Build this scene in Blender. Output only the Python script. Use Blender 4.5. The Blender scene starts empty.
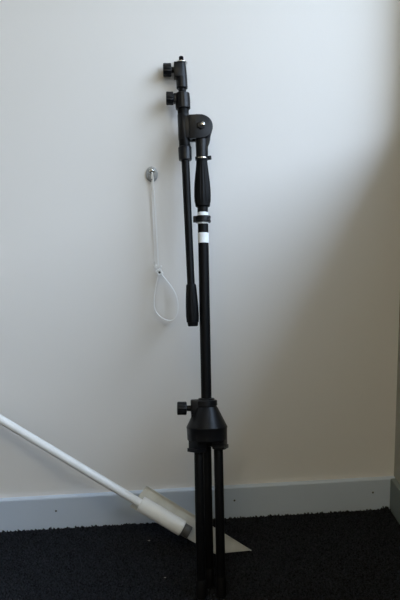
import bpy, bmesh, math, random
from math import sin, cos, pi, radians, sqrt
from mathutils import Vector, Matrix, noise

random.seed(7)
scene = bpy.context.scene
COL = scene.collection

# ------------------------------------------------------------------ camera
F_PX = 700.0                       # focal length in pixels of the 400x600 frame
YAW, PITCH, ROLL = radians(3.5), radians(12.0), radians(-1.6)
CAM = Vector((0.0, -1.45, 0.8135))
cam_data = bpy.data.cameras.new('camera')
cam_data.sensor_fit = 'VERTICAL'
cam_data.sensor_height = 36.0
cam_data.lens = F_PX * 36.0 / 600.0
cam_data.clip_start = 0.02
cam = bpy.data.objects.new('camera', cam_data)
COL.objects.link(cam)
CAM_R = Matrix.Rotation(-YAW, 3, 'Z') @ Matrix.Rotation(pi / 2 - PITCH, 3, 'X') @ Matrix.Rotation(ROLL, 3, 'Z')
cam.matrix_world = Matrix.Translation(CAM) @ CAM_R.to_4x4()
scene.camera = cam

# ------------------------------------------------------------------ world (pale, slightly blue overcast sky)
world = bpy.data.worlds.new('overcast_sky')
scene.world = world
world.use_nodes = True
wn = world.node_tree
bg = wn.nodes['Background']
wtc = wn.nodes.new('ShaderNodeTexCoord'); wsep = wn.nodes.new('ShaderNodeSeparateXYZ'); wr = wn.nodes.new('ShaderNodeValToRGB')
wn.links.new(wtc.outputs['Generated'], wsep.inputs[0]); wn.links.new(wsep.outputs['Z'], wr.inputs['Fac']); wn.links.new(wr.outputs['Color'], bg.inputs['Color'])
wr.color_ramp.elements[0].position = 0.0; wr.color_ramp.elements[0].color = (0.30, 0.315, 0.34, 1)   # overcast: the horizon has a third of the zenith's brightness
wr.color_ramp.elements[1].position = 1.0; wr.color_ramp.elements[1].color = (0.57, 0.72, 1.0, 1)    # bluer overhead
bg.inputs['Strength'].default_value = 14.4

# ------------------------------------------------------------------ exposure
scene.view_settings.view_transform = 'Standard'
scene.view_settings.look = 'None'
scene.view_settings.gamma = 1.0
scene.view_settings.use_curve_mapping = False
scene.view_settings.exposure = 0.17
try:
    scene.cycles.use_denoising = True
    scene.cycles.max_bounces = 16
    scene.cycles.diffuse_bounces = 10
except Exception:
    pass

# ------------------------------------------------------------------ measuring helpers
def ray(px, py):
    return CAM_R @ Vector(((px - 200) / F_PX, -(py - 300) / F_PX, -1.0))
def at_depth(px, py, y):           # point on the plane y = const, parallel to the back wall
    d = ray(px, py); return CAM + d * ((y - CAM.y) / d.y)
def at_floor(px, py, z=0.0):
    d = ray(px, py); return CAM + d * ((z - CAM.z) / d.z)
def at_plane(px, py, p, n):
    d = ray(px, py); return CAM + d * ((p - CAM).dot(n) / d.dot(n))
def m_per_px(p):
    return -(CAM_R.transposed() @ (p - CAM)).z / F_PX

XR = at_depth(393.2, 496, 0).x      # x of the right wall's face
ROOM_L, ROOM_F, ROOM_H = XR - 3.3, -3.8, 2.55
WIN = dict(y0=-0.075, y1=-2.5, z0=0.86, z1=2.45, t=0.10)
portal = bpy.data.lights.new('window_daylight', 'AREA')
portal.shape = 'RECTANGLE'
portal.size = WIN['z1'] - WIN['z0']
portal.size_y = WIN['y0'] - WIN['y1']
portal.cycles.is_portal = True
po = bpy.data.objects.new('window_daylight', portal)
po.location = (XR + WIN['t'] - 0.004, (WIN['y0'] + WIN['y1']) / 2, (WIN['z0'] + WIN['z1']) / 2)
po.rotation_euler = (0, pi / 2, 0)
COL.objects.link(po)

fill = bpy.data.lights.new('warm_fill_light', 'AREA')      # added warm fill, unseen behind the camera, lifts the shadows
fill.shape = 'RECTANGLE'; fill.size = 1.2; fill.size_y = 0.6
fill.energy = 15.5; fill.color = (1.0, 0.89, 0.62)
lo = bpy.data.objects.new('warm_fill_light', fill)
lo.location = (XR - 0.7, -2.3, ROOM_H - 0.03)
COL.objects.link(lo)

# ------------------------------------------------------------------ materials
def material(name, color, rough=0.5, metal=0.0, bump=None, vary=None, spec=0.5):
    """bump=(scale, strength, distance); vary=(scale, darker factor)"""
    m = bpy.data.materials.new(name); m.use_nodes = True
    nt = m.node_tree; b = nt.nodes['Principled BSDF']
    b.inputs['Base Color'].default_value = (*color, 1)
    b.inputs['Roughness'].default_value = rough
    b.inputs['Metallic'].default_value = metal
    b.inputs['Specular IOR Level'].default_value = spec
    tc = nt.nodes.new('ShaderNodeTexCoord')
    if vary:
        n = nt.nodes.new('ShaderNodeTexNoise'); n.inputs['Scale'].default_value = vary[0]; n.inputs['Detail'].default_value = 4
        r = nt.nodes.new('ShaderNodeValToRGB')
        r.color_ramp.elements[0].position = 0.3; r.color_ramp.elements[1].position = 0.7
        r.color_ramp.elements[0].color = (*[c * vary[1] for c in color], 1)
        r.color_ramp.elements[1].color = (*color, 1)
        nt.links.new(tc.outputs['Object'], n.inputs['Vector'])
        nt.links.new(n.outputs['Fac'], r.inputs['Fac'])
        nt.links.new(r.outputs['Color'], b.inputs['Base Color'])
    if bump:
        n = nt.nodes.new('ShaderNodeTexNoise'); n.inputs['Scale'].default_value = bump[0]; n.inputs['Detail'].default_value = 3
        bp = nt.nodes.new('ShaderNodeBump'); bp.inputs['Strength'].default_value = bump[1]; bp.inputs['Distance'].default_value = bump[2]
        nt.links.new(tc.outputs['Object'], n.inputs['Vector'])
        nt.links.new(n.outputs['Fac'], bp.inputs['Height'])
        nt.links.new(bp.outputs['Normal'], b.inputs['Normal'])
    return m

M = {}
M['wall'] = material('wall_paint', (0.80, 0.775, 0.745), 0.6, bump=(260, 0.12, 0.0006), vary=(2.2, 0.985), spec=0.3)
M['cream'] = material('cream_paint', (0.78, 0.72, 0.62), 0.7, bump=(200, 0.1, 0.0006))
M['ceiling'] = material('ceiling_paint', (0.82, 0.78, 0.70), 0.8, bump=(200, 0.1, 0.0006))
M['trim'] = material('skirting_paint', (0.57, 0.645, 0.75), 0.4, bump=(90, 0.06, 0.0006), vary=(6, 0.96), spec=0.4)
M['carpet'] = material('carpet', (0.034, 0.037, 0.044), 1.0, vary=(260, 0.12), spec=0.05)
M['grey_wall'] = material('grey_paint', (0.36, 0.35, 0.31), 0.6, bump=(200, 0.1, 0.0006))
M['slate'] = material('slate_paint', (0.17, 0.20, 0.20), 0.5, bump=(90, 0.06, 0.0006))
M['black'] = material('black_powder_coat', (0.0030, 0.0032, 0.0038), 0.45, vary=(300, 0.8), spec=0.12)
M['plastic'] = material('black_plastic', (0.0045, 0.005, 0.0065), 0.36, vary=(300, 0.8), spec=0.24)
M['rubber'] = material('black_rubber', (0.0035, 0.0035, 0.004), 0.5, vary=(300, 0.8), spec=0.12)
M['chrome'] = material('chrome', (0.72, 0.71, 0.68), 0.16, 1.0, vary=(40, 0.9))
M['zinc'] = material('zinc_plate', (0.44, 0.45, 0.46), 0.5, 0.5, bump=(500, 0.15, 0.0002), vary=(160, 0.75))
M['tape'] = material('white_tape', (0.82, 0.84, 0.84), 0.55, bump=(300, 0.2, 0.0003), vary=(180, 0.93))
M['nylon'] = material('white_nylon', (0.88, 0.88, 0.87), 0.4, bump=(600, 0.1, 0.0002))
M['white_metal'] = material('white_enamel', (0.85, 0.86, 0.86), 0.35, bump=(400, 0.08, 0.0002), vary=(30, 0.95))
M['plate'] = material('off_white_enamel', (0.54, 0.54, 0.50), 0.45, bump=(120, 0.12, 0.0004), vary=(45, 0.86))
M['grey_plastic'] = material('grey_plastic', (0.075, 0.075, 0.072), 0.5, bump=(500, 0.1, 0.0002))
M['nail'] = material('dull_nail', (0.10, 0.10, 0.095), 0.6, 0.5, vary=(600, 0.7))
M['lint'] = material('lint', (0.24, 0.24, 0.22), 0.9, vary=(900, 0.8))
M['frame'] = material('window_frame_paint', (0.75, 0.75, 0.73), 0.4, bump=(100, 0.05, 0.0005))
M['paving'] = material('paving', (0.14, 0.135, 0.12), 0.9, bump=(30, 0.3, 0.003), vary=(6, 0.8))
g = bpy.data.materials.new('window_glass'); g.use_nodes = True
nt = g.node_tree; nt.nodes.clear()
out = nt.nodes.new('ShaderNodeOutputMaterial'); mx = nt.nodes.new('ShaderNodeMixShader')
tr = nt.nodes.new('ShaderNodeBsdfTransparent'); gl = nt.nodes.new('ShaderNodeBsdfGlossy')
gl.inputs['Roughness'].default_value = 0.02; tr.inputs['Color'].default_value = (0.95, 0.97, 0.96, 1)
mx.inputs['Fac'].default_value = 0.05
nt.links.new(tr.outputs[0], mx.inputs[1]); nt.links.new(gl.outputs[0], mx.inputs[2]); nt.links.new(mx.outputs[0], out.inputs['Surface'])
M['glass'] = g

# ------------------------------------------------------------------ mesh helpers
def frame_from(z, hint=Vector((0, 1, 0))):
    z = z.normalized()
    if abs(z.dot(hint)) > 0.95: hint = Vector((1, 0, 0))
    x = hint.cross(z).normalized(); y = z.cross(x)
    return x, y, z

def lathe(bm, p0, p1, profile, seg=32, ribs=0, depth=0.0, rib_range=(0, 1), square=0.0):
    """profile: list of (t, radius); t in metres along p0->p1. ribs: lobes with the given depth on profile indices in rib_range (as t)."""
    p0, p1 = Vector(p0), Vector(p1)
    x, y, z = frame_from(p1 - p0)
    rings = []
    for t, r in profile:
        ring = []
        for i in range(seg):
            a = 2 * pi * i / seg
            rr = r
            if ribs and rib_range[0] <= t <= rib_range[1]:
                rr = r - depth * (0.5 - 0.5 * cos(ribs * a)) ** 2
            ring.append(bm.verts.new(p0 + z * t + (x * cos(a) + y * sin(a)) * max(rr, 1e-5)))
        rings.append(ring)
    for a, b in zip(rings, rings[1:]):
        for i in range(seg):
            j = (i + 1) % seg
            bm.faces.new((a[i], a[j], b[j], b[i]))
    bm.faces.new(list(reversed(rings[0]))); bm.faces.new(rings[-1])

def cyl(bm, p0, p1, r0, r1=None, seg=28, bev=0.0):
    r1 = r0 if r1 is None else r1
    L = (Vector(p1) - Vector(p0)).length
    if bev: prof = [(0, r0 - bev), (bev * 0.3, r0 - bev * 0.3), (bev, r0), (L - bev, r1), (L - bev * 0.3, r1 - bev * 0.3), (L, r1 - bev)]
    else: prof = [(0, r0), (L, r1)]
    lathe(bm, p0, p1, prof, seg)

def box(bm, c, half, axes=None, bev=0.0):
    axes = axes or (Vector((1, 0, 0)), Vector((0, 1, 0)), Vector((0, 0, 1)))
    c = Vector(c)
    vs = [bm.verts.new(c + axes[0] * half[0] * sx + axes[1] * half[1] * sy + axes[2] * half[2] * sz)
          for sx in (-1, 1) for sy in (-1, 1) for sz in (-1, 1)]
    fs = [bm.faces.new([vs[i] for i in f]) for f in ((0, 1, 3, 2), (4, 6, 7, 5), (0, 4, 5, 1), (2, 3, 7, 6), (0, 2, 6, 4), (1, 5, 7, 3))]
    if bev:
        es = list({e for f in fs for e in f.edges})
        bmesh.ops.bevel(bm, geom=es, offset=bev, segments=2, affect='EDGES', profile=0.5)

def span(bm, lo, hi, bev=0.0):
    lo, hi = Vector(lo), Vector(hi)
    box(bm, (lo + hi) / 2, [abs(a) / 2 for a in (hi - lo)], bev=bev)

def prism(bm, pts, thick, bev=0.0):
    """pts: list of Vector outlining a flat shape; thick: Vector giving the extrusion, centred on the outline"""
    a = [bm.verts.new(p - thick / 2) for p in pts]; b = [bm.verts.new(p + thick / 2) for p in pts]
    n = len(pts)
    f0 = bm.faces.new(list(reversed(a))); f1 = bm.faces.new(b)
    for i in range(n):
        j = (i + 1) % n; bm.faces.new((a[i], a[j], b[j], b[i]))
    if bev:
        bmesh.ops.bevel(bm, geom=list(f0.edges) + list(f1.edges), offset=bev, segments=2, affect='EDGES', profile=0.5)

def ribbon(bm, path, width, thick, flat, closed=False):
    """rectangular strap swept along path; flat(i) gives the direction of its width"""
    n = len(path); rings = []
    for i, p in enumerate(path):
        q0 = path[(i - 1) % n] if (closed or i) else path[0]
        q1 = path[(i + 1) % n] if (closed or i < n - 1) else path[-1]
        t = (q1 - q0).normalized()
        w = flat(i); w = (w - t * w.dot(t)).normalized(); h = t.cross(w)
        rings.append([bm.verts.new(p + w * (sx * width / 2) + h * (sy * thick / 2)) for sx, sy in ((-1, -1), (1, -1), (1, 1), (-1, 1))])
    m = n if closed else n - 1
    for i in range(m):
        a, b = rings[i], rings[(i + 1) % n]
        for k in range(4):
            l = (k + 1) % 4; bm.faces.new((a[k], a[l], b[l], b[k]))
    if not closed:
        bm.faces.new(list(reversed(rings[0]))); bm.faces.new(rings[-1])

def smooth_path(pts, n, closed=False):
    """Catmull-Rom through pts"""
    out = []; N = len(pts); m = N if closed else N - 1
    for i in range(m):
        def g(k): return pts[k % N] if closed else pts[min(max(k, 0), N - 1)]
        a, b, c, d = g(i - 1), g(i), g(i + 1), g(i + 2)
        for s in range(n):
            t = s / n
            out.append(0.5 * ((2 * b) + (c - a) * t + (2 * a - 5 * b + 4 * c - d) * t * t + (3 * b - a - 3 * c + d) * t ** 3))
    if not closed: out.append(pts[-1])
    return out

def finish(name, bm, mat, parent=None, smooth=40):
    bmesh.ops.recalc_face_normals(bm, faces=bm.faces[:])
    me = bpy.data.meshes.new(name); bm.to_mesh(me); bm.free()
    me.materials.append(M[mat])
    if smooth:
        for p in me.polygons: p.use_smooth = True
        me.set_sharp_from_angle(angle=radians(smooth))
    o = bpy.data.objects.new(name, me); COL.objects.link(o)
    if parent: o.parent = parent
    return o

def part(name, mat, parent, fn, smooth=40, label=None):
    bm = bmesh.new(); fn(bm); o = finish(name, bm, mat, parent, smooth)
    if label: o['label'] = label
    return o

def struct(name, mat, fn, smooth=40):
    o = part(name, mat, None, fn, smooth); o['kind'] = 'structure'; return o

def thing(name, label, cat, mw=None, group=None):
    o = bpy.data.objects.new(name, None); COL.objects.link(o)
    o.empty_display_size = 0.05
    if mw is not None: o.matrix_world = mw
    o['label'] = label; o['category'] = cat
    if group: o['group'] = group
    return o

# ------------------------------------------------------------------ the room
T = 0.2
BASE_H = at_depth(200, 489.3, -0.012).z
FLOOR = struct('floor', 'carpet', lambda b: span(b, (ROOM_L - T, ROOM_F - T, -0.1), (XR + T, T, 0.0)))
struct('ceiling', 'ceiling', lambda b: span(b, (ROOM_L - T, ROOM_F - T, ROOM_H), (XR + T, T, ROOM_H + 0.1)))
struct('wall_back', 'wall', lambda b: span(b, (ROOM_L - T, 0, 0), (XR + T, T, ROOM_H)))
struct('wall_left', 'cream', lambda b: span(b, (ROOM_L - T, ROOM_F, 0), (ROOM_L, 0, ROOM_H)))
struct('wall_front', 'cream', lambda b: span(b, (ROOM_L - T, ROOM_F - T, 0), (XR + T, ROOM_F, ROOM_H)))
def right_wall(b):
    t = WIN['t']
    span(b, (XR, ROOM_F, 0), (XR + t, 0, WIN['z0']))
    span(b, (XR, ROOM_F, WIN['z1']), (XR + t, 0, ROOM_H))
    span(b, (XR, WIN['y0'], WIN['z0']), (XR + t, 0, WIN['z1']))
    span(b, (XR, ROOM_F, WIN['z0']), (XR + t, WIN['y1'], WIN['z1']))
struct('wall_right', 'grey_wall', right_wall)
win = bpy.data.objects.new('window_1', None); COL.objects.link(win); win['kind'] = 'structure'
win.location = (XR + WIN['t'] - 0.03, (WIN['y0'] + WIN['y1']) / 2, WIN['z0'])
WH, WW = WIN['z1'] - WIN['z0'], WIN['y0'] - WIN['y1']
def wframe(b):
    e = 0.022
    for s in (-1, 1): span(b, (-0.02, s * WW / 2, 0), (0.02, s * (WW / 2 - e), WH), 0.003)
    span(b, (-0.02, -WW / 2, 0), (0.02, WW / 2, e), 0.003)
    span(b, (-0.02, -WW / 2, WH - e), (0.02, WW / 2, WH), 0.003)
    span(b, (-0.02, -0.015, 0), (0.02, 0.015, WH), 0.003)
part('window_frame', 'frame', win, wframe)
for s in (-1, 1):
    part('pane', 'glass', win, lambda b: span(b, (-0.003, s * 0.016, 0.022), (0.003, s * (WW / 2 - 0.022), WH - 0.022)), smooth=0)
struct('steep_sky_blocker', 'frame', lambda b: span(b, (XR + WIN['t'], -4.5, 2.5), (XR + WIN['t'] + 0.72, 2.0, 2.6)))  # unseen overhang added to cut off steep skylight at the window
struct('low_sky_blocker', 'paving', lambda b: span(b, (XR + 3.4, -9, -0.4), (XR + 3.6, 7, 1.85)))  # unseen slab added to keep low skylight off the upper back wall
struct('ground_outside', 'paving', lambda b: span(b, (XR + WIN['t'] + 0.05, -9, -0.5), (XR + 14, 7, -0.4)))

def skirting(b, a, c, out):          # board with an eased top edge; out = direction into the room
    d = (c - a); th = 0.012; h = BASE_H; e = 0.003
    prof = [(0, 0), (th, 0), (th, h - e), (th - e * 0.35, h - e * 0.3), (th - e, h), (0, h)]
    A = [b.verts.new(a + out * x + Vector((0, 0, z))) for x, z in prof]
    B = [b.verts.new(c + out * x + Vector((0, 0, z))) for x, z in prof]
    n = len(prof)
    for i in range(n):
        j = (i + 1) % n; b.faces.new((A[i], A[j], B[j], B[i]))
    b.faces.new(list(reversed(A))); b.faces.new(B)
bb = struct('baseboard_back', 'trim', lambda b: skirting(b, Vector((ROOM_L, 0, 0)), Vector((XR - 0.0005, 0, 0)), Vector((0, -1, 0))), 25)
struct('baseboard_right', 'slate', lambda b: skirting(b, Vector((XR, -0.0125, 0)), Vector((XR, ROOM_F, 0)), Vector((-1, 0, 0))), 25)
struct('baseboard_left', 'trim', lambda b: skirting(b, Vector((ROOM_L, -0.0125, 0)), Vector((ROOM_L, ROOM_F, 0)), Vector((1, 0, 0))), 25)
for px, py in ((56, 511), (234.5, 500.5), (373, 492.5)):
    p = at_depth(px, py, -0.012)
    part('nail_head', 'nail', bb, lambda b: lathe(b, p + Vector((0, 0.0005, 0)), p + Vector((0, -0.001, 0)), [(0, 0.0024), (0.0009, 0.0022), (0.0014, 0.001)], 12))

# carpet pile: short dark tufts
def pile():
    verts, faces = [], []
    s = 0.0044
    x0, x1, y0, y1 = -0.85, XR - 0.014, -0.95, -0.0135
    nx, ny = int((x1 - x0) / s), int((y1 - y0) / s)
    for j in range(ny):
        for i in range(nx):
            x = x0 + (i + 0.5 + random.uniform(-.45, .45)) * s
            y = y1 - (j + 0.5 + random.uniform(-.45, .45)) * s
            h = 0.0035 + 0.0022 * random.random() + 0.002 * noise.noise(Vector((x * 60, y * 60, 0)))
            if x > XR - 0.034 and y > -0.032: h += 0.0065 * max(0, 1 - ((x - XR + 0.022) ** 2 + (y + 0.02) ** 2) / 0.0003)
            r = s * random.uniform(.5, .85); a0 = random.uniform(0, pi)
            lx, ly = random.uniform(-.0022, .0022), random.uniform(-.0022, .0022)
            k = len(verts)
            for q in range(3): verts.append((x + r * cos(a0 + q * 2.094), y + r * sin(a0 + q * 2.094), 0.0004))
            for q in range(3): verts.append((x + lx + .55 * r * cos(a0 + .5 + q * 2.094), y + ly + .55 * r * sin(a0 + .5 + q * 2.094), h * .8))
            verts.append((x + lx * 1.3, y + ly * 1.3, h))
            for q in range(3):
                w = (q + 1) % 3
                faces.append((k + q, k + w, k + 3 + w, k + 3 + q)); faces.append((k + 3 + q, k + 3 + w, k + 6))
    me = bpy.data.meshes.new('carpet_pile'); me.from_pydata(verts, [], faces); me.materials.append(M['carpet'])
    for p in me.polygons: p.use_smooth = True
    o = bpy.data.objects.new('carpet_pile', me); COL.objects.link(o)
    o.parent = FLOOR; o['kind'] = 'stuff'; o['label'] = 'black short tufted carpet pile'
pile()

# ------------------------------------------------------------------ microphone stand, leaning on the wall
Z_FOOT = 0.0
S0 = at_floor(210.2, 597, Z_FOOT)
S1 = at_depth(201.8, 160, -0.066)
ev = (S1 - S0).normalized()
X = Vector((1, 0, 0)); eu = (X - ev * X.dot(ev)).normalized(); ew = ev.cross(eu)
SM = Matrix((( eu.x, ew.x, ev.x, S0.x), (eu.y, ew.y, ev.y, S0.y), (eu.z, ew.z, ev.z, S0.z), (0, 0, 0, 1)))
SMI = SM.inverted()
stand = thing('microphone_stand', 'folded black microphone boom stand with tripod legs closed, leaning against the wall', 'stand', SM)
def S(px, py, w=0.0):               # pixel -> stand coordinates, on the stand's middle plane (shifted by w)
    p = SMI @ at_plane(px, py, S0 + ew * w, ew)
    return Vector((p.x, w, p.z))
def K(py): return m_per_px(SM @ S(206, py))
def ax(py): return Vector((0, 0, S(206, py).z))      # point of the stand's own axis at image height py
def ax_lathe(b, prof, **kw):        # prof: (py, radius in px)
    a = ax(prof[0][0]); e = ax(prof[-1][0]); L = (e - a).length
    lathe(b, a, e, [((ax(y) - a).length, r * K(y)) for y, r in prof], **kw)

# legs
V_CL = ax(436).z
R_LEG = 0.0217
legr = 4.6 * K(480)
for k, ang in enumerate((21, 142, 271)):
    u, w = R_LEG * cos(radians(ang)), -R_LEG * sin(radians(ang))
    # length so that the lowest rim of the foot meets the carpet
    lean_z = ev.z
    v_tip = (0.0035 - S0.z - (u * eu.z + w * ew.z) - legr * 1.15 * (eu.z ** 2 + ew.z ** 2) ** 0.5 * -1) / ev.z
    cap = 0.034
    lg = part('leg', 'black', stand, lambda b: cyl(b, (u, w, v_tip + 0.006), (u, w, V_CL), legr, bev=0.001))
    part('rubber_foot', 'rubber', lg, lambda b: lathe(b, (u, w, v_tip), (u, w, v_tip + cap),
         [(0, legr * .8), (0.002, legr * 1.1), (0.006, legr * 1.17), (cap - .002, legr * 1.12), (cap, legr * 1.02)], 28))
    hz = ax(437).z
    d = Vector((cos(radians(ang)), -sin(radians(ang)), 0)); t = Vector((-d.y, d.x, 0))
    def housing(b):
        v0, v1 = ax(450 if k == 1 else 448).z, ax(430).z
        box(b, Vector((0, 0, (v0 + v1) / 2)) + d * 0.0245, (0.0118, 0.0128, (v1 - v0) / 2), (d, t, Vector((0, 0, 1))), 0.0018)
        box(b, Vector((0, 0, v0 + 0.003)) + d * 0.0265, (0.0115, 0.0142, 0.0035), (d, t, Vector((0, 0, 1))), 0.001)
    hs = part('leg_bracket', 'plastic', stand, housing)
    def pin(b):
        c = Vector((u, w, ax(441).z)) + d * 0.008
        cyl(b, c - t * 0.0138, c + t * 0.0138, 0.0032, bev=0.0006, seg=16)
    part('hinge_pin', 'black', hs, pin)
# clutch housing (the cone above the legs)
def clutch(b):
    ax_lathe(b, [(441, 12), (440.4, 18.8), (439, 19.8), (428.4, 20.2), (427.6, 20.5), (426.6, 20.5), (425.8, 20.1), (407.6, 11.2), (406.4, 10.2), (405.6, 10.2), (405, 10.9), (400.6, 10.7), (400, 10.0)], seg=64)
cl = part('clutch_housing', 'plastic', stand, clutch, 22)
def boss(b):
    c = S(197, 406.8); box(b, c, (6.2 * K(407), 0.0115, 7.2 * K(407)), bev=0.0018)
    c = S(194, 416); box(b, c + Vector((0.004, 0, 0)), (5 * K(407), 0.0105, 4 * K(407)), bev=0.003)
part('knob_boss', 'plastic', cl, boss)
def knob(name, x0, x1, xs, cy, dia, parent):      # screw knob whose axis runs sideways
    def kb(b):
        k = K(cy); a = S(x1, cy); e = S(x0, cy); L = (e - a).length; r = dia / 2 * k
        lathe(b, a, e, [(0, r * .6), (L * .03, r * .92), (L * .12, r), (L * .5, r * .97), (L * .88, r), (L * .97, r * .92), (L, r * .7)],
              72, 12, 0.0011, (L * .1, L * .9))
    o = part(name, 'plastic', parent, kb)
    part('screw_shank', 'plastic', o, lambda b: cyl(b, S(x1 - .5, cy), S(xs, cy), 2.9 * K(cy), bev=0.0005))
    return o
knob('height_knob', 177, 186.8, 192, 408.3, 13.4, stand)
part('collar_ring', 'plastic', cl, lambda b: ax_lathe(b, [(401, 7.6), (400.4, 8.2), (398.6, 8.2), (398, 7.4)], seg=40))

# shaft, tapes and clamp ring
SH = part('shaft', 'black', stand, lambda b: ax_lathe(b, [(438, 5.2), (206, 5.3)], seg=40))
part('tape_band', 'tape', SH, lambda b: ax_lathe(b, [(243.2, 5.3), (243.1, 5.5), (233.1, 5.5), (233, 5.3)], seg=40), label='white tape band around the shaft')
part('tape_band', 'tape', SH, lambda b: ax_lathe(b, [(224.2, 5.3), (224.1, 5.5), (212.6, 5.5), (212.5, 5.3)], seg=40), label='white tape half hidden under the clip ring')
def clip(b):
    ax_lathe(b, [(222.6, 6.9), (222.3, 7.9), (220.9, 8.0), (220.5, 7.6), (218.6, 7.6), (218.2, 8.0), (216.5, 7.9), (216.2, 6.9)], seg=48)
    c = S(194.8, 219.3); box(b, c, (1.6 * K(219), 0.004, 3.2 * K(219)), bev=0.0012)
part('clip_ring', 'plastic', stand, clip)
# hand grip
grip_prof = [(206.8, 6.6), (206.2, 7.3), (203.5, 7.5), (201.5, 8.1), (196, 8.35), (190, 8.25), (183, 7.8), (176, 7.1), (169, 6.3), (163, 5.7), (160, 5.5), (159.4, 5.0)]
L0 = ax(206.8).z
gl_ = ax(159.4).z - L0
part('hand_grip', 'rubber', stand, lambda b: ax_lathe(b, grip_prof, seg=80, ribs=16, depth=0.0011, rib_range=(ax(202.5).z - L0, ax(164).z - L0)))
part('chrome_ring', 'chrome', stand, lambda b: ax_lathe(b, [(159.7, 5.2), (159.4, 6.1), (158.2, 6.1), (157.8, 5.2)], seg=40), label='chrome ring above the hand grip')
def lockring(b):
    ax_lathe(b, [(160.3, 5.4), (160.1, 6.5), (159.2, 6.5), (158.9, 5.2)], seg=40)
    cyl(b, S(207.5, 158), S(211.3, 157.6), 2.1 * K(158), bev=0.0008)
    cyl(b, S(197, 158), S(195.2, 158.2), 1.5 * K(158), bev=0.0006)
part('lock_nut', 'plastic', stand, lockring)

# tilt joint
def neck(b):
    pts = [(196.2, 157.2), (195.7, 142), (194.2, 134), (194.5, 126), (200, 118), (208, 120), (211.8, 128), (211, 135), (208.6, 141.5), (207.8, 147), (207.8, 157.2)]
    prism(b, [S(*p) for p in pts], Vector((0, 0.0125, 0)), 0.0025)
    ax_lathe(b, [(158, 5.3), (149, 5.6), (143, 5.9), (138, 6.0)], seg=32)
part('joint_neck', 'plastic', stand, neck)
cx, cy, rr = 200.6, 128.4, 11.8
def bracket(b):
    for sgn in (-1, 1):
        pts = [S(188.6, 116.6), S(196, 116.5)] + [S(cx + rr * cos(a), cy - rr * sin(a)) for a in [radians(q) for q in range(85, -91, -12)]] + [S(196, 140.2), S(189.2, 140.2)]
        prism(b, [p + Vector((0, sgn * 0.0108, 0)) for p in pts], Vector((0, 0.0075, 0)), 0.0018)
    pts = [S(184, 117.0), S(191.8, 117.0), S(192.4, 139.4), S(184.8, 139.4)]
    prism(b, pts, Vector((0, 0.024, 0)), 0.002)
TJ = part('tilt_bracket', 'plastic', stand, bracket)
def bolt(b):
    c = S(200.5, 127.8)
    lathe(b, c + Vector((0, -0.014, 0)), c + Vector((0, -0.0185, 0)), [(0, 4.1 * K(125)), (.003, 4.1 * K(125)), (.0042, 3.7 * K(125)), (.0045, 3.0 * K(125))], 6)
    cyl(b, c + Vector((0, -0.014, 0)), c + Vector((0, 0.018, 0)), 3.4 * K(125), bev=0.0006)
bo = part('pivot_bolt', 'plastic', TJ, bolt)
def nut(b):
    c = S(202.2, 127.2)
    lathe(b, c + Vector((0, -0.0180, 0)), c + Vector((0, -0.0222, 0)), [(0, 2.5 * K(125)), (.0022, 2.4 * K(125)), (.0034, 1.8 * K(125)), (.0041, .8 * K(125))], 24)
part('bolt_end', 'chrome', bo, nut, label='shiny steel bolt end')

# boom arm, folded down beside the shaft
def bx(y): return 182.1 + 0.0455 * (y - 88)
def B(y): return S(bx(y), y)
def boom_lathe(b, prof, **kw):
    a, e = B(prof[0][0]), B(prof[-1][0])
    lathe(b, a, e, [((B(y) - a).length, r * K(y)) for y, r in prof], **kw)
part('boom_tube', 'black', stand, lambda b: boom_lathe(b, [(156, 5.4), (155.5, 5.6), (106, 5.7), (105.5, 5.5)], seg=36))
part('boom_sleeve', 'plastic', stand, lambda b: boom_lathe(b, [(140.0, 5.7), (139.6, 5.95), (114.9, 5.95), (114.5, 5.7)], seg=36))
part('boom_collar', 'plastic', stand, lambda b: boom_lathe(b, [(160.6, 5.6), (160.1, 6.5), (148, 6.7), (147.2, 6.3), (146.8, 5.8)], seg=64, ribs=14, depth=0.0007, rib_range=(0.003, 0.022)))
part('boom_rod', 'black', stand, lambda b: boom_lathe(b, [(287, 3.8), (158, 4.0)], seg=32))
def egrip(b):
    boom_lathe(b, [(326.3, 4.2), (325.6, 5.0), (322.4, 5.4), (322, 6.1), (316, 6.5), (306, 6.35), (296, 5.8), (289, 5.3), (285.5, 5.1), (284.2, 4.3)], seg=72, ribs=14, depth=0.0008, rib_range=(.012, .07))
part('end_grip', 'rubber', stand, egrip)
# upper clamp and swivel head
def uclamp(b):
    boom_lathe(b, [(109.3, 6.6), (108.8, 7.3), (107, 7.5), (96, 7.4), (94, 7.1), (93.4, 6.4)], seg=64, ribs=14, depth=0.0007, rib_range=(.003, .028))
    c = S(176.2, 98.6); box(b, c, (2.8 * K(98), 0.007, 4.6 * K(98)), bev=0.0015)
UC = part('clamp_collar', 'plastic', stand, uclamp)
knob('clamp_knob', 166, 173.4, 177, 98.4, 13.4, stand)
part('extension_rod', 'black', stand, lambda b: boom_lathe(b, [(100, 3.8), (86, 3.8)], seg=28))
def head(b):
    boom_lathe(b, [(88.8, 5.0), (88.2, 5.6), (78, 5.5), (66, 4.9), (63.6, 4.7), (63.2, 4.2)], seg=36)
    c = S(178.2, 71.0); box(b, c + Vector((0, -0.0015, 0)), (4.3 * K(70), 0.0105, 7.4 * K(70)), bev=0.0010)
HD = part('swivel_head', 'plastic', stand, head)
knob('swivel_knob', 163, 171.4, 175, 70.0, 13.5, stand)
part('washer', 'chrome', HD, lambda b: lathe(b, S(181.6, 63.4), S(181.6, 62.2), [(0, 5.5 * K(62)), (.0008, 5.8 * K(62)), (.0018, 5.8 * K(62)), (.0024, 5.5 * K(62))], 32), label='chrome washer')
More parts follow.
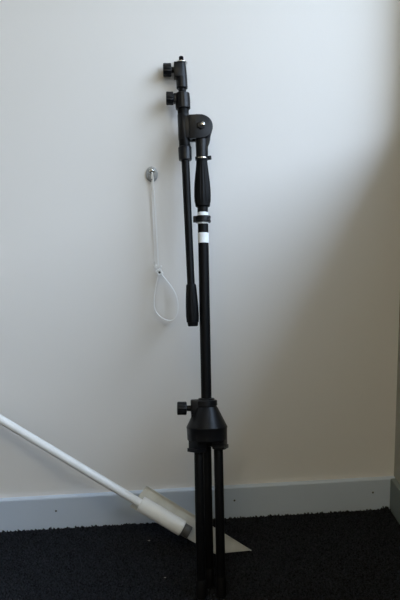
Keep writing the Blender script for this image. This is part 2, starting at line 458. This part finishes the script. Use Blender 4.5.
def stud(b):
    a, e = S(181.3, 63), S(181.2, 56.4); L = (e - a).length; k = K(60)
    prof = [(0, 1.7 * k), (L * .3, 1.7 * k)]
    n = 7
    for i in range(n):
        t = .32 + .6 * i / n
        prof += [(L * t, 1.9 * k), (L * (t + .04), 2.35 * k)]
    prof += [(L * .97, 1.9 * k), (L, 1.2 * k)]
    lathe(b, a, e, prof, 24)
part('threaded_stud', 'black', HD, stud)

# ------------------------------------------------------------------ white pole with sleeve and plate, propped behind the stand
FB, FC = at_floor(251, 550.5, 0.006), at_floor(215, 554.0, 0.006)
PA = at_depth(146.5, 486, FB.y + 0.055)
pn = (FC - FB).cross(PA - FB).normalized()
if pn.y > 0: pn = -pn                       # towards the camera
PD = at_plane(129.8, 506.6, FB, pn)
along = (PA - FB).normalized()
pole = thing('white_pole', 'white metal pole with thicker sleeve on a flat plate, slanting down behind the stand legs', 'pole', Matrix.Translation(FC))
off = -FC
c0 = at_plane(140.5, 503.4, FB + pn * 0.016, pn); c1 = at_plane(182.5, 528.6, FB + pn * 0.016, pn)
pd = (c0 - c1).normalized()
rs = 7.9 * m_per_px(c0)
L_wall = (-0.012 - c0.y) / pd.y if pd.y > 0.02 else 1.2
L_wall = min(L_wall, 1.6)
part('mounting_plate', 'plate', pole, lambda b: prism(b, [p + off - pn * 0.0018 for p in (PA, FB, FC, PD)], pn * 0.003, 0.0008), 30, label='flat off-white plate with slanted end')
def plate_lip(b):
    d = (FB - PA).normalized()
    n_ = pn
    a, e = PA + off, FB + off
    prism(b, [a + n_ * 0.0, e + n_ * 0.0, e + n_ * 0.004, a + n_ * 0.004], along.cross(pn).normalized() * 0.002, 0.0004)
part('plate_lip', 'plate', pole, plate_lip, 30)
part('rod', 'white_metal', pole, lambda b: cyl(b, c0 + off - pd * 0.01, c0 + off + pd * L_wall, 4.25 * m_per_px(c0), bev=0.001))
def slv(b):
    L = (c0 - c1).length
    lathe(b, c1 + off, c0 + off, [(0, rs * .9), (.001, rs), (L - .002, rs), (L, rs * .93), (L + .0005, rs * .62)], 40)
part('sleeve', 'white_metal', pole, slv)
part('end_plug', 'grey_plastic', pole, lambda b: cyl(b, c1 + off - pd * 0.017, c1 + off + pd * 0.002, rs * .80, bev=0.0012), label='dark grey plug in the sleeve end')

# ------------------------------------------------------------------ zinc wall fixing and two cable ties
EP = at_depth(151.8, 174.3, -0.002)
ke = m_per_px(EP)
eye = thing('wall_fixing', 'small oval zinc plate screwed to the wall left of the stand', 'wall plate', Matrix.Translation(EP))
def oval(b):
    n = 40; rx, rz = 6.0 * ke, 7.7 * ke
    rings = []
    for y, s in ((0.002, 1.0), (-0.0018, 1.0), (-0.003, .9), (-0.0032, .5)):
        rings.append([b.verts.new((rx * s * cos(2 * pi * i / n), y, rz * s * sin(2 * pi * i / n))) for i in range(n)])
    for a, c in zip(rings, rings[1:]):
        for i in range(n): b.faces.new((a[i], a[(i + 1) % n], c[(i + 1) % n], c[i]))
    b.faces.new(rings[0]); b.faces.new(list(reversed(rings[-1])))
ov = part('oval_plate', 'zinc', eye, oval)
sc = Vector((0.2 * ke, -0.003, 3.2 * ke))
def screw(b):
    r = 2.9 * ke
    lathe(b, sc, sc + Vector((0, -0.004, 0)), [(0, r), (.0012, r), (.0026, r * .8), (.0034, r * .45), (.0036, r * .2)], 24)
sw = part('screw', 'chrome', eye, screw, label='shiny pan-head screw')
def cross(b):
    for a in (0.5, 0.5 + pi / 2):
        d = Vector((cos(a), 0, sin(a))); t = Vector((-sin(a), 0, cos(a)))
        box(b, sc + Vector((0, -0.0033, 0)), (1.5 * ke, 0.0006, .35 * ke), (d, Vector((0, 1, 0)), t))
part('screw_slot', 'nail', sw, cross)
def staple(b):                       # small wire loop below the screw
    pts = [Vector((s * 1.9 * ke, y, z * ke)) for s, y, z in ((-1, 0, 0.6), (-1, -.006, 0.2), (-1, -.007, -3.6), (0, -.007, -5.0), (1, -.007, -3.6), (1, -.006, .2), (1, 0, .6))]
    path = smooth_path(pts, 5)
    ribbon(b, path, 0.0022, 0.0022, lambda i: Vector((0, 1, 0.01)) if 8 < i < len(path) - 8 else Vector((0, .3, 1)))
part('wire_loop', 'zinc', eye, staple)

YT = -0.012
def W(px, py, y=YT): return at_depth(px, py, y)
FRONT = Vector((0, 1, 0)); SIDE = Vector((1, 0, 0))
t1 = thing('cable_tie', 'long white cable tie hanging from the zinc wall plate', 'cable tie', Matrix.Translation(W(152.5, 180)), 'linked white cable ties')
o1 = -W(152.5, 180)
def strap1(b):
    pts = [W(155.6, 267, -.008), W(154.6, 250, -.0085), W(153.4, 220, -.009), W(152.4, 190, -.0085), W(151.7, 178, -.008), W(151.9, 173.6, -.0075), W(152.3, 172.4, -.0105),
           W(152.6, 174.5, -.0135), W(153.2, 180, -.0140), W(154.9, 205, -.0135), W(156.8, 235, -.0125), W(158.2, 262, -.0115), W(157.4, 267, -.0105)]
    path = [p + o1 for p in smooth_path(pts, 7)]
    ribbon(b, path, 0.0027, 0.0011, lambda i: SIDE)
s1 = part('strap', 'nylon', t1, strap1)
def teeth(b):
    pts = [W(156.9, 236, -.0133), W(158.0, 257, -.0124)]
    for i in range(22):
        p = pts[0].lerp(pts[1], i / 21) + o1
        box(b, p, (0.0010, 0.00035, 0.0005))
part('teeth', 'nylon', s1, teeth).__setitem__('kind', 'stuff')
part('tie_head', 'nylon', t1, lambda b: box(b, W(155.4, 266.6, -.0085) + o1, (0.0036, 0.0026, 0.0036), bev=0.0007))
def tail1(b):
    path = [p + o1 for p in smooth_path([W(155.2, 266, -.010), W(154.2, 263.5, -.012), W(154.4, 261, -.014)], 4)]
    ribbon(b, path, 0.0028, 0.0011, lambda i: SIDE)
part('tail', 'nylon', t1, tail1)

t2 = thing('cable_tie', 'white cable tie closed into a teardrop loop below another tie', 'cable tie', Matrix.Translation(W(165, 320)), 'linked white cable ties')
o2 = -W(165, 320)
def strap2(b):
    pts = [(158.8, 272), (157.3, 279), (155.4, 288), (154.3, 297), (154.2, 306), (156.5, 312.5), (161.5, 317.5), (167.5, 320.2), (173, 319.8), (176.6, 315.5), (178, 308.5), (177.4, 300), (174.6, 292), (169.5, 284), (163.6, 276.8), (160.4, 272.4)]
    path = [p + o2 for p in smooth_path([W(x, y, -.012 - .004 * sin(i / 15 * pi)) for i, (x, y) in enumerate(pts)], 7)]
    ribbon(b, path, 0.0040, 0.0013, lambda i: Vector((0.12, 1, 0.05)))
part('strap', 'nylon', t2, strap2)
def head2(b):
    c = W(159.3, 272.3, -.0135) + o2
    d = Vector((cos(.5), 0, sin(.5))); t = Vector((-sin(.5), 0, cos(.5)))
    # square collar with an open window
    for s in (-1, 1):
        box(b, c + d * (s * .0042), (.0016, .0040, .0062), (d, Vector((0, 1, 0)), t), .0006)
        box(b, c + t * (s * .0047), (.0032, .0040, .0016), (d, Vector((0, 1, 0)), t), .0006)
    box(b, c + Vector((0, .002, 0)), (.0046, .001, .0050), (d, Vector((0, 1, 0)), t))
h2 = part('tie_head', 'nylon', t2, head2)
part('pawl', 'grey_plastic', h2, lambda b: box(b, W(159.6, 272.4, -.0145) + o2, (.0022, .0008, .0020), bev=.0003), label='dark opening of the tie head')
def tail2(b):
    path = [p + o2 for p in smooth_path([W(159.8, 270, -.0135), W(161, 267.5, -.015), W(161.2, 265.8, -.016)], 4)]
    ribbon(b, path, 0.0026, 0.0012, lambda i: Vector((.9, .4, 0)))
part('tail', 'nylon', t2, tail2)

# ------------------------------------------------------------------ lint on the carpet
for (px, py, r, lab) in ((149, 540.5, .0016, 'tiny pale lint speck on carpet below the white sleeve'),
                         (165, 577.5, .0013, 'tiny pale lint speck on carpet left of the stand feet')):
    p = at_floor(px, py, 0.0065)
    bm = bmesh.new()
    bmesh.ops.create_icosphere(bm, subdivisions=2, radius=r)
    for v in bm.verts:
        v.co *= 1 + .7 * noise.noise(v.co * 900 + Vector((px, 0, 0))); v.co.z *= .6; v.co.x *= 1.5
    o = finish('lint_speck', bm, 'lint', None, 60); o.location = p
    o['label'] = lab; o['category'] = 'lint'; o['group'] = 'lint specks on the carpet'
